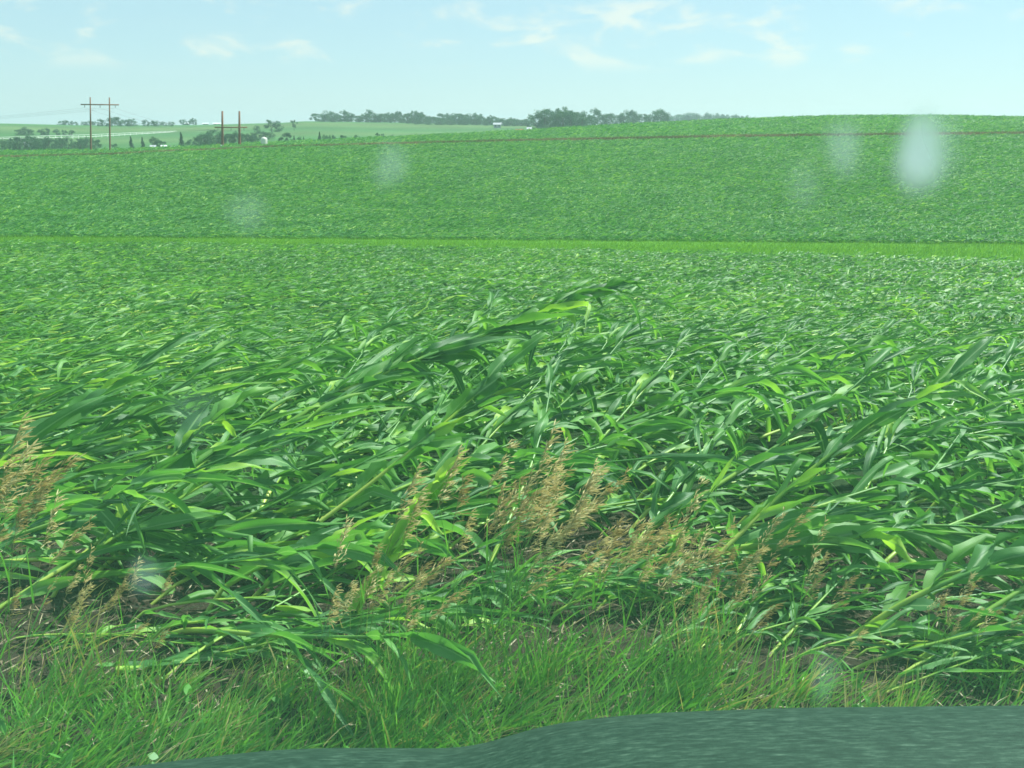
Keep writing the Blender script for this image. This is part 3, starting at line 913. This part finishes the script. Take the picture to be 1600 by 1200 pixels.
# ------------------------------------------------------------------ trees
def tree_proto(seed, wide, kind='broad'):
    rg = np.random.default_rng(seed)
    tr, cr = MB(), MB()
    H = 1.0
    K = 6
    t = np.linspace(0, 1, K)
    P = np.stack([0.04 * np.sin(t * 3 + seed), 0.03 * np.cos(t * 2 + seed), t * 0.7], -1)
    tubes(tr, P[None], 0.028 * (1 - 0.75 * t)[None], 6)
    nl = 7
    for j in range(nl):
        a_ = rg.uniform(0, 6.28)
        b = P[2 + j % 3]
        e = b + np.array([math.cos(a_) * 0.28 * wide, math.sin(a_) * 0.28 * wide, rg.uniform(0.12, 0.3)])
        tubes(tr, np.stack([b, (b + e) / 2 + [0, 0, 0.03], e])[None], np.array([[0.012, 0.008, 0.004]]), 4)
    # lobes of leaf clumps with gaps between
    nlobe = 22 if kind != 'open' else 13
    for j in range(nlobe):
        if kind == 'conifer':
            z = 0.12 + 0.86 * (j + 0.5) / nlobe
            rad = 0.26 * wide * (1.02 - z)
            a_ = rg.uniform(0, 6.28)
            c = np.array([math.cos(a_) * rad * 0.5, math.sin(a_) * rad * 0.5, z])
            lr = np.array([rad * 0.9, rad * 0.9, 0.07])
        else:
            z = rg.uniform(0.08, 0.93) if kind == 'broad' else rg.uniform(0.25, 0.95)
            rad = 0.46 * wide * math.sqrt(max(0.05, 1 - ((z - 0.42) / 0.58) ** 2))
            a_ = rg.uniform(0, 6.28)
            rr = rad * math.sqrt(rg.uniform(0.1, 1.0))
            c = np.array([math.cos(a_) * rr, math.sin(a_) * rr, z])
            q_ = rg.uniform(0.09, 0.17) if kind == 'broad' else rg.uniform(0.06, 0.11)
            lr = np.array([q_ * wide * 1.15, q_ * wide * 1.15, q_])
        n = 130 if kind != 'open' else 90
        v = nrm(rg.normal(0, 1, (n, 3))) * rg.uniform(0.3, 1.05, (n, 1))
        b = c + v * lr
        d0 = nrm(rg.normal(0, 1, (n, 3)) + v)
        blades(cr, b, d0, rg.uniform(0.03, 0.07, n), rg.uniform(0.010, 0.022, n), np.zeros(n), np.zeros((n, 3)), rg.uniform(0, 3, n), np.zeros(n), S=2, A=2, fold=0,
               T=np.clip(rg.normal(0.35 + 0.3 * rg.uniform(), 0.2, n), 0, 1), prof='lens', rg=rg)
    return tr.mesh('trunk', M_BARK), cr.mesh('crown', M_TREE)


TP = {'broad': [tree_proto(900 + i, 0.9 + 0.12 * i) for i in range(6)], 'open': [tree_proto(930 + i, 0.8 + 0.1 * i, 'open') for i in range(3)],
      'conifer': [tree_proto(950 + i, 0.9, 'conifer') for i in range(2)]}
rt = np.random.default_rng(8)


def tree(px, r, hpx, label, group, kind='broad', wk=1.0, sink=0.0):
    az = math.atan((px - 800) / FPX * CP)
    x, y = r * math.sin(az), r * math.cos(az)
    h = hpx * r / FPX
    e = empty('tree', (x, y, tz(x, y) - 0.2 - sink * h), rt.uniform(0, 6.28))
    e.scale = (h * wk, h * wk, h)
    tag(e, label, 'tree', group)
    for nm, me in zip(('trunk', 'crown'), TP[kind][int(rt.integers(0, len(TP[kind])))]):
        o = bpy.data.objects.new(nm, me)
        COL.objects.link(o)
        o.parent = e


# the long wood on the middle hill
for x in np.arange(496, 836, 5.0):
    tree(x + rt.normal(0, 1.5), 905 + rt.uniform(-30, 30), rt.triangular(7, 12, 20) * (1.0 if x < 760 else 0.75), 'dark tree in the long wood along the crest of the middle hill', 'trees of the long wood', 'broad', 1.15)
for x in np.arange(640, 836, 6):
    tree(x + rt.normal(0, 2), 850 + rt.uniform(-20, 20), rt.triangular(4, 8, 14), 'lower tree on the slope below the long wood', 'trees below the long wood', 'broad', 1.2)
for x, hp in ((624, 18), (646, 19), (655, 18), (700, 17), (765, 16)):
    tree(x, 900, hp, 'tall open-crowned tree rising above the long wood', 'tall trees above the long wood', 'open', 0.7)
# the nearer dark grove
for x in np.arange(838, 922, 6.0):
    tree(x + rt.normal(0, 1.5), 640 + rt.uniform(-20, 20), rt.triangular(17, 25, 36), 'dark tree in the dense grove right of the red barn', 'trees of the dense grove', 'broad', 0.95)
for x in np.arange(924, 1044, 6.5):
    tree(x + rt.normal(0, 1.5), 860 + rt.uniform(-20, 20), rt.triangular(9, 15, 25), 'dark tree in the broken line right of the dense grove', 'trees of the broken line', 'broad', 1.0)
for x in np.arange(1046, 1166, 6.5):
    tree(x + rt.normal(0, 1.5), 1450 + rt.uniform(-40, 40), rt.uniform(15, 20) * (1 - 0.2 * (x - 1046) / 120), 'hazy blue tree low on the skyline where the corn slope begins', 'hazy skyline trees', 'broad', 1.1)
# trees by the centre of the far valley
tree(402, 700, 11, 'small rounded tree at the left of the big spreading tree', None, 'broad', 0.8)
tree(424, 690, 20, 'big spreading tree with broken top above the white tank', None, 'open', 1.25)
tree(433, 690, 16, 'tree against the right side of the big spreading tree', None, 'broad', 0.9)
tree(460, 700, 17, 'thin pale tree standing alone on the hill shoulder', None, 'open', 0.75)
for x in (345, 352, 371, 383, 396, 404, 412, 421):
    tree(x, 560, rt.uniform(10, 13), 'bushy tree on the slope behind the white tank and shorter pole frame', 'bushy trees behind the tank', 'broad', 1.1)
for x, hp, kd in ((438, 9, 'broad'), (448, 15, 'broad'), (459, 10, 'conifer'), (467, 8, 'broad'), (474, 8, 'conifer'), (499, 14, 'conifer'), (508, 10, 'broad'), (515, 9, 'conifer'), (522, 9, 'broad'), (536, 8, 'broad'),
                  (556, 8, 'broad'), (590, 10, 'open'), (597, 9, 'open'), (612, 7, 'open')):
    tree(x, 440, hp + 4, 'small dark tree in the valley just over the field crest', 'small valley trees', kd, 0.8)
# valley row on the left
for x in np.arange(0, 150, 7.0):
    tree(x + rt.normal(0, 2), 520 + rt.uniform(-15, 15), rt.triangular(10, 14, 20), 'hazy round tree in the valley row below the white railing', 'valley row trees', 'broad', 0.95)
for x, hp, kd in ((176, 12, 'broad'), (203, 20, 'conifer'), (221, 18, 'conifer'), (240, 19, 'broad'), (252, 13, 'broad'), (282, 25, 'conifer'), (296, 16, 'broad'), (306, 18, 'broad'), (317, 22, 'broad'),
                  (325, 24, 'broad'), (331, 27, 'broad'), (340, 24, 'broad'), (358, 20, 'broad'), (366, 22, 'broad'), (377, 19, 'broad'), (388, 17, 'broad'), (396, 16, 'broad')):
    tree(x, 470 + rt.uniform(-15, 15), hp, 'dark tree in the valley between the two pole frames', 'valley trees between the pole frames', kd, 0.85)
for x, hp in ((28, 8), (38, 11), (47, 9), (64, 9), (73, 10), (88, 9), (100, 8), (112, 8)):
    tree(x, 720, hp, 'small tree on the slope just above the white railing', 'trees above the white railing', 'broad', 1.1)
for x, hp in ((158, 10), (172, 12), (180, 13), (190, 10), (200, 9), (207, 11), (229, 9), (240, 8), (246, 8), (257, 7), (268, 7)):
    tree(x, 880, hp, 'small round tree in the hedge line on the left hill', 'hedge line trees', 'broad', 1.2)
for x, hp in ((97, 6), (104, 7), (112, 6), (120, 5), (132, 6), (140, 7), (148, 6)):
    tree(x, 960, hp, 'distant tree on the skyline left of the tall pole frame', 'distant skyline trees', 'broad', 1.3)
for x, hp in ((288, 9), (296, 7), (303, 10)):
    tree(x, 940, hp, 'distant tree beside the white skyline roofs', 'trees beside the skyline roofs', 'broad', 1.0)


# ------------------------------------------------------------------ pole frames and wires
def box(mb, c, s, rz=0.0):
    x, y, z = [v / 2 for v in s]
    V = np.array([[-x, -y, -z], [x, -y, -z], [x, y, -z], [-x, y, -z], [-x, -y, z], [x, -y, z], [x, y, z], [-x, y, z]])
    if rz:
        cr_, sr_ = math.cos(rz), math.sin(rz)
        V = V @ np.array([[cr_, sr_, 0], [-sr_, cr_, 0], [0, 0, 1]])
    mb.add(V + np.array(c), [[0, 3, 2, 1], [4, 5, 6, 7], [0, 1, 5, 4], [1, 2, 6, 5], [2, 3, 7, 6], [3, 0, 4, 7]])


def pole_frame(px, r, top_px, arm_px, gap_px, arm_half_px, rad, label, lean):
    az = math.atan((px - 800) / FPX * CP)
    x, y = r * math.sin(az), r * math.cos(az)
    z0 = tz(x, y)
    k = r / FPX
    top = at_range(px, top_px, r)[2] - z0
    arm = at_range(px, arm_px, r)[2] - z0
    e = empty('utility_pole_frame', (x, y, z0), -az)
    sh = math.tan(lean)
    tag(e, label, 'utility pole')
    for s in (-1, 1):
        mb = MB()
        zz = np.array([-1.0, 0.0, top * 0.5, top - 0.02, top])
        tubes(mb, np.stack([s * gap_px * k / 2 + sh * zz, np.zeros(5), zz], -1)[None], rad * np.array([[1, 1, 0.8, 0.62, 0.02]]), 10)
        mb.build('pole', M_POLE, e)
    mb = MB()
    for yy in (-rad * 1.1, rad * 1.1):
        box(mb, (sh * arm, yy, arm), (arm_half_px * 2 * k, 0.12, 0.26))
    mb.build('crossarm', M_POLE, e)
    tips = []
    for f in (-0.8, 0.0, 0.8):
        mb = MB()
        zz = np.linspace(0, -0.6, 8)
        rr = np.where(np.arange(8) % 2, 0.05, 0.09)
        p0 = np.array([sh * arm + f * arm_half_px * k, 0, arm - 0.13])
        tubes(mb, (p0 + np.stack([zz * 0, zz * 0, zz], -1))[None], rr[None], 8)
        mb.build('insulator', M_WIRE, e)
        q_ = p0 + [0, 0, -0.62]
        ca, sa = math.cos(-az), math.sin(-az)
        tips.append(np.array([x + q_[0] * ca - q_[1] * sa, y + q_[0] * sa + q_[1] * ca, z0 + q_[2]]))
    return tips


t1 = pole_frame(154, 270, 152, 163.5, 25, 25, 0.23, 'tall two-pole wooden power frame with crossarm near its tops', R(4.6))
t2 = pole_frame(359.5, 268, 173.5, 199, 24, 23, 0.36, 'shorter two-pole wooden power frame with crossarm halfway down', R(3.4))
t0 = [p + np.array([-115.0, 50, -3]) for p in t1]
for tl, tr_, lb in ((t0, t1, 'thin power cable running from the tall pole frame out past the left edge'), (t1, t2, 'thin power cable slung between the two wooden pole frames')):
    for a, b in zip(tl, tr_):
        t = np.linspace(0, 1, 24)[:, None]
        P = a * (1 - t) + b * t - np.array([0, 0, 1.6]) * 4 * t * (1 - t)
        mb = MB()
        tubes(mb, P[None], np.full((1, 24), 0.016), 4)
        o = mb.build('power_cable', M_WIRE)
        tag(o, lb, 'cable', 'power cables')

# ------------------------------------------------------------------ white railing on the far slope
e = empty('white_railing', (0, 0, 0))
tag(e, 'long white double railing running up across the far left slope', 'fence')
ptsR = [(-40, 217.5, 640), (60, 215.5, 650), (140, 213.5, 680), (230, 208.5, 730), (300, 204.5, 790), (362, 200.5, 850)]
xs = np.linspace(-40, 362, 90)
for side_, dy, dr_ in ((0, 0.0, 0), (1, -1.7, 10)):
    line = []
    for x in xs:
        f = (x + 40) / 402
        y = np.interp(x, [p[0] for p in ptsR], [p[1] for p in ptsR]) + dy * 1.8 * math.sin(math.pi * min(1, 0.12 + f)) ** 0.8
        r = np.interp(x, [p[0] for p in ptsR], [p[2] for p in ptsR]) + dr_
        line.append(at_range(x, y, r))
    line = np.array(line)
    mb = MB()
    tubes(mb, line[None], np.full((1, len(line)), 0.17 if side_ == 0 else 0.12), 6)
    mb.build('rail', M_WHITE, e)
    for k, p in enumerate(line[::2]):
        mb = MB()
        zb = tz(p[0], p[1]) - 0.3
        hh = max(0.6, p[2] - zb)
        box(mb, (p[0], p[1], p[2] - hh / 2 - 0.1), (0.14, 0.14, hh))
        mb.build('post', M_WHITE, e)


# ------------------------------------------------------------------ farm buildings and the tank
def farm(px, py, r, wpx, hpx, wall, roof, label, cat='building', dep=8.0, rz=0.0, roof_k=0.4):
    az = math.atan((px - 800) / FPX * CP)
    x, y = r * math.sin(az), r * math.cos(az)
    zb = at_range(px, py, r)[2]
    z0 = min(tz(x, y), zb)
    k = r / FPX
    w, h = wpx * k, hpx * k
    e = empty('farm_building', (x, y, zb), -az + rz)
    tag(e, label, cat, None)
    wh = h * (1 - roof_k)
    mb = MB()
    box(mb, (0, 0, (wh + z0 - zb - 1) / 2), (w, dep, wh - (z0 - zb - 1)))
    # gables
    for s in (-1, 1):
        mb.add([[s * w / 2, -dep / 2, wh], [s * w / 2, dep / 2, wh], [s * w / 2, 0, h - 0.05], [s * w / 2, 0, h - 0.05]], [[0, 1, 2, 3]])
    mb.build('wall', wall, e, False)
    mb = MB()
    ov = 0.4
    for s in (-1, 1):
        a = np.array([[-w / 2 - ov, s * (dep / 2 + ov), wh - 0.12], [w / 2 + ov, s * (dep / 2 + ov), wh - 0.12], [w / 2 + ov, 0, h], [-w / 2 - ov, 0, h]])
        V = np.concatenate([a, a + [0, 0, 0.18]])
        mb.add(V, [[0, 3, 2, 1], [4, 5, 6, 7], [0, 1, 5, 4], [1, 2, 6, 5], [2, 3, 7, 6], [3, 0, 4, 7]])
    mb.build('roof', roof, e, False)
    nw = 3 if w > 9 else 2
    for i in range(nw):
        mb = MB()
        box(mb, ((i - (nw - 1) / 2) * w / nw, -dep / 2 - 0.02, wh * 0.55), (w / nw * 0.4, 0.12, wh * 0.4))
        mb.build('window', M_GLASSD, e, False)
    return e


farm(237, 233, 440, 6, 5, M_ROOF, M_ROOF, 'small grey farmhouse at the left of the three valley roofs', 'house')
farm(254, 232.5, 445, 6, 4.5, M_ROOF, M_ROOFW, 'shed with sloping white roof amid the three valley roofs', 'shed', roof_k=0.6)
farm(270, 233, 440, 8, 4.0, M_ROOF, M_ROOF, 'grey low farm building at the right of the three valley roofs', 'shed', roof_k=0.7)
farm(293, 195.2, 960, 6, 3.0, M_WHITE, M_ROOFW, 'tiny white roof beside trees on the left skyline', 'building')
farm(322, 195, 960, 8, 2.4, M_WHITE, M_ROOFW, 'low white roof amid the left skyline', 'building')
farm(340, 195.5, 955, 11, 3.0, M_WHITE, M_ROOFW, 'long white roof on the left skyline next to the shorter pole frame', 'building')
farm(42, 225, 545, 10, 2.6, M_ROOFW, M_ROOFW, 'low white shed roof showing through the valley row of trees', 'shed', roof_k=0.7)
farm(777, 199, 760, 11, 6.5, M_ROOF, M_ROOF, 'grey house with grey roof on the far hillside below the long wood', 'house')
farm(790, 209, 560, 32, 3.2, M_ROOFW, M_ROOFW, 'long low white-roofed shed left of the red barn', 'shed', roof_k=0.7)
farm(812, 208.5, 560, 11, 6.0, M_RED, M_RED, 'small red barn just over the crest of the corn field', 'barn', roof_k=0.5)
farm(827, 207, 575, 6, 7.5, M_WHITE, M_ROOF, 'narrow pale house between the red barn and the dense grove', 'house')

p = at_range(413, 228, 262)
z0 = tz(p[0], p[1])
k = 262 / FPX
e = empty('tank', (p[0], p[1], z0))
tag(e, 'small off-white upright tank with domed top beside the shorter pole frame', 'tank')
h = at_range(413, 214.5, 262)[2] - z0
mb = MB()
rad = 4.6 * k
zz = np.array([-0.3, 0.0, h * 0.55, h * 0.8, h * 0.88, h * 0.95, h * 0.99, h])
rr = np.array([1, 1, 1, 1, 0.93, 0.72, 0.4, 0.02]) * rad
tubes(mb, np.stack([zz * 0, zz * 0, zz], -1)[None], rr[None], 24)
mb.build('tank_body', M_TANK, e)
mb = MB()
tubes(mb, np.array([[[0, 0, h - 0.02], [0, 0, h + 0.12], [0, 0, h + 0.13]]]), np.array([[0.22, 0.22, 0.02]]), 12)
mb.build('lid', M_TANK, e)
mb = MB()
tubes(mb, np.array([[[rad + 0.07, -0.1, 0], [rad + 0.07, -0.1, h * 0.85], [rad * 0.8, -0.1, h * 0.97]]]), np.full((1, 3), 0.05), 8)
mb.build('pipe', M_WHITE, e)
p = at_range(345.5, 230, 262)
zb = tz(p[0], p[1])
e = empty('marker_box', (p[0], p[1], zb))
tag(e, 'tiny white box at the foot of the shorter pole frame', 'box')
mb = MB()
box(mb, (0, 0, 0.3), (0.42, 0.3, 0.6))
mb.build('case', M_WHITE, e, False)
mb = MB()
box(mb, (0, 0, 0.63), (0.5, 0.38, 0.06))
mb.build('lid', M_WHITE, e, False)

# ------------------------------------------------------------------ the car one looks out of: hood and windscreen
car = empty('car', (0.5, 0.9, tz(0.5, 0.9)))
tag(car, 'dark green car whose hood fills the bottom edge of the photo', 'car')
m_hood, nt, out = new_mat('hood_paint')
tco = N_(nt, 'ShaderNodeTexCoord')
mp = N_(nt, 'ShaderNodeMapping', {'Vector': tco.outputs['Object'], 'Scale': (16, 85, 60)})
nz = N_(nt, 'ShaderNodeTexNoise', {'Vector': mp.outputs[0], 'Scale': 1.6, 'Detail': 9.0, 'Roughness': 0.75})
col = ramp(nt, nz.outputs['Fac'], [(0.34, (0.003, 0.012, 0.007)), (0.50, (0.012, 0.032, 0.020)), (0.60, (0.035, 0.068, 0.044)), (0.72, (0.10, 0.16, 0.11))])
bp_ = N_(nt, 'ShaderNodeBump', {'Height': nz.outputs['Fac'], 'Strength': 0.25, 'Distance': 0.01})
ph = N_(nt, 'ShaderNodeBsdfPrincipled', {'Base Color': col, 'Roughness': 0.55, 'Specular IOR Level': 0.15, 'Normal': bp_.outputs[0]})
nt.links.new(ph.outputs[0], out.inputs['Surface'])

SIL = [(-500, 1290), (0, 1235), (150, 1208), (230, 1196), (330, 1184), (420, 1174.5), (500, 1171), (600, 1171), (700, 1172), (750, 1166), (790, 1154), (830, 1141), (880, 1131), (950, 1122), (1050, 1114.5), (1250, 1107.5),
       (1600, 1104), (2100, 1106)]
YF = 1.78
prof = np.array([[*(ray(x, y) * (YF / ray(x, y)[1]))] for x, y in SIL])
hx = np.linspace(prof[0, 0], prof[-1, 0], 150)
hz = np.interp(hx, prof[:, 0], prof[:, 2]) + CAMZ
for _ in range(3):
    hz[1:-1] = 0.25 * hz[:-2] + 0.5 * hz[1:-1] + 0.25 * hz[2:]
# along the car: gentle rise from the cowl, round nose, grille face down
ys = np.array([0.95, 1.1, 1.25, 1.4, 1.5, 1.58, 1.65, 1.71, 1.76, 1.80, 1.84, 1.88, 1.91, 1.93, 1.94, 1.94])
dz = np.array([0.05, 0.055, 0.06, 0.058, 0.054, 0.047, 0.037, 0.025, 0.010, -0.010, -0.042, -0.09, -0.15, -0.24, -0.38, -0.60])
HX, HY = np.meshgrid(hx, ys)
HZ = hz[None] + dz[:, None]
HZ += 0.0
mb = MB()
Vh = np.stack([HX, HY, HZ], -1)
mb.add(Vh - np.array(car.location), grid_faces(1, len(ys), len(hx)))
hood = mb.build('hood', m_hood, car)
sd = hood.modifiers.new('thick', 'SOLIDIFY')
sd.thickness = 0.02
sd.offset = -1
# windscreen: one sheet, glare veil put into its volume, leaning back over the cowl
W0, W1 = np.array([0, 0.98, 0.80]), np.array([0, 0.30, 2.75])      # lower and upper middle line
wd = nrm(W1 - W0)
wnorm = np.array([0, -wd[2], wd[1]]) * -1.0                         # outwards (towards +y and up)
m_pane, nt, out = new_mat('windscreen_glass')
gv = N_(nt, 'ShaderNodeVolumeScatter', {'Color': (0.42, 0.95, 0.55, 1), 'Density': 8.0, 'Anisotropy': 0.1})
ga = N_(nt, 'ShaderNodeVolumeAbsorption', {'Color': (0.0, 0.97, 0.85, 1), 'Density': 20.0})
gs = N_(nt, 'ShaderNodeAddShader', {0: gv.outputs[0], 1: ga.outputs[0]})
nt.links.new(gs.outputs[0], out.inputs['Volume'])
mb = MB()
cs = [W0, W1, W1 + wnorm * 0.006, W0 + wnorm * 0.006]
Vp = np.array([[xx, c[1], c[2]] for xx in (-1.0, 1.2) for c in cs])
mb.add(Vp - np.array(car.location), [[0, 1, 2, 3], [4, 7, 6, 5], [0, 4, 5, 1], [1, 5, 6, 2], [2, 6, 7, 3], [3, 7, 4, 0]])
pane = mb.build('windscreen', m_pane, car, False)
pane.visible_shadow = True
for s, xx in ((-1, -1.04), (1, 1.24)):
    mb = MB()
    tubes(mb, (np.stack([W0 + [xx, 0, 0], W0 * 0.5 + W1 * 0.5 + [xx, 0.0, 0], W1 + [xx, 0, 0]]) - np.array(car.location))[None], np.full((1, 3), 0.045), 10)
    mb.build('pillar', M_BLACK, car)
m_spot, nt, out = new_mat('dried_water_spot')
ac = N_(nt, 'ShaderNodeAttribute', attribute_name='across')
tn = N_(nt, 'ShaderNodeAttribute', attribute_name='tone')
al = N_(nt, 'ShaderNodeMapRange', {'Value': ac.outputs['Fac'], 'From Min': 0.0, 'From Max': 1.0, 'To Min': 1.0, 'To Max': 0.0}, interpolation_type='SMOOTHERSTEP')
am = N_(nt, 'ShaderNodeMath', {0: al.outputs[0], 1: tn.outputs['Fac']}, operation='MULTIPLY')
df = N_(nt, 'ShaderNodeBsdfDiffuse', {'Color': (0.55, 0.68, 0.66, 1)})
tl = N_(nt, 'ShaderNodeBsdfTranslucent', {'Color': (0.55, 0.68, 0.66, 1)})
m1 = N_(nt, 'ShaderNodeMixShader', {0: 0.5, 1: df.outputs[0], 2: tl.outputs[0]})
tp = N_(nt, 'ShaderNodeBsdfTransparent', {'Color': (1, 1, 1, 1)})
m2 = N_(nt, 'ShaderNodeMixShader', {0: am.outputs[0], 1: tp.outputs[0], 2: m1.outputs[0]})
nt.links.new(m2.outputs[0], out.inputs['Surface'])


def spot(px, py, wpx, hpx, alpha):
    d = ray(px, py)
    o_ = np.array([0, 0, CAMZ])
    w0 = W0 + wnorm * 0.009
    s = np.dot(w0 - o_, wnorm) / np.dot(d, wnorm)
    c = o_ + d * s
    k = s / FPX
    ux = np.array([1.0, 0, 0])
    d2 = ray(px, py - 1)
    c2 = o_ + d2 * (np.dot(w0 - o_, wnorm) / np.dot(d2, wnorm))
    uy = c2 - c
    mb = MB()
    rings, seg = 9, 28
    a = np.arange(seg) / seg * 2 * math.pi
    wob = 1 + 0.10 * np.sin(2 * a + px) + 0.06 * np.sin(3 * a + py)
    V, A_ = [], []
    for i in range(rings):
        f = i / (rings - 1)
        V.append(c + ux * (np.cos(a) * wob * f * wpx * k)[:, None] + uy * (np.sin(a) * wob * f * hpx)[:, None] + wnorm * 0.0006 * (1 - f * f))
        A_.append(np.full(seg, f))
    mb.add(np.array(V) - np.array(car.location), grid_faces(1, rings, seg, True), np.concatenate(A_), alpha)
    mb.build('water_spot', m_spot, pane)


for s_ in ((1438, 242, 60, 92, 0.92), (1462, 225, 70, 80, 0.22), (1318, 232, 48, 66, 0.32), (610, 260, 42, 60, 0.24), (385, 332, 48, 56, 0.16), (225, 900, 42, 44, 0.20), (1288, 1062, 34, 66, 0.13), (1255, 290, 48, 58, 0.13),
           (300, 640, 70, 60, 0.08)):
    spot(*s_)

# ------------------------------------------------------------------ haze
m_haze, nt, out = new_mat('haze_air')
vol = N_(nt, 'ShaderNodeVolumePrincipled', {'Color': (0.72, 0.93, 0.95, 1), 'Density': 0.00026, 'Anisotropy': 0.2})
nt.links.new(vol.outputs[0], out.inputs['Volume'])
zmin = float(GZ.min()) - 1.0
zmax = 45.0
mb = MB()
box(mb, (0, 0, (zmin + zmax) / 2), (6100, 6100, zmax - zmin))
hz_o = mb.build('haze', m_haze, None, False)
tag(hz_o, 'pale summer haze lying over the far hills and trees', 'haze', kind='stuff')
print('terrain z range', GZ.min(), GZ.max(), 'stuff verts', lmb.n, smb.n)
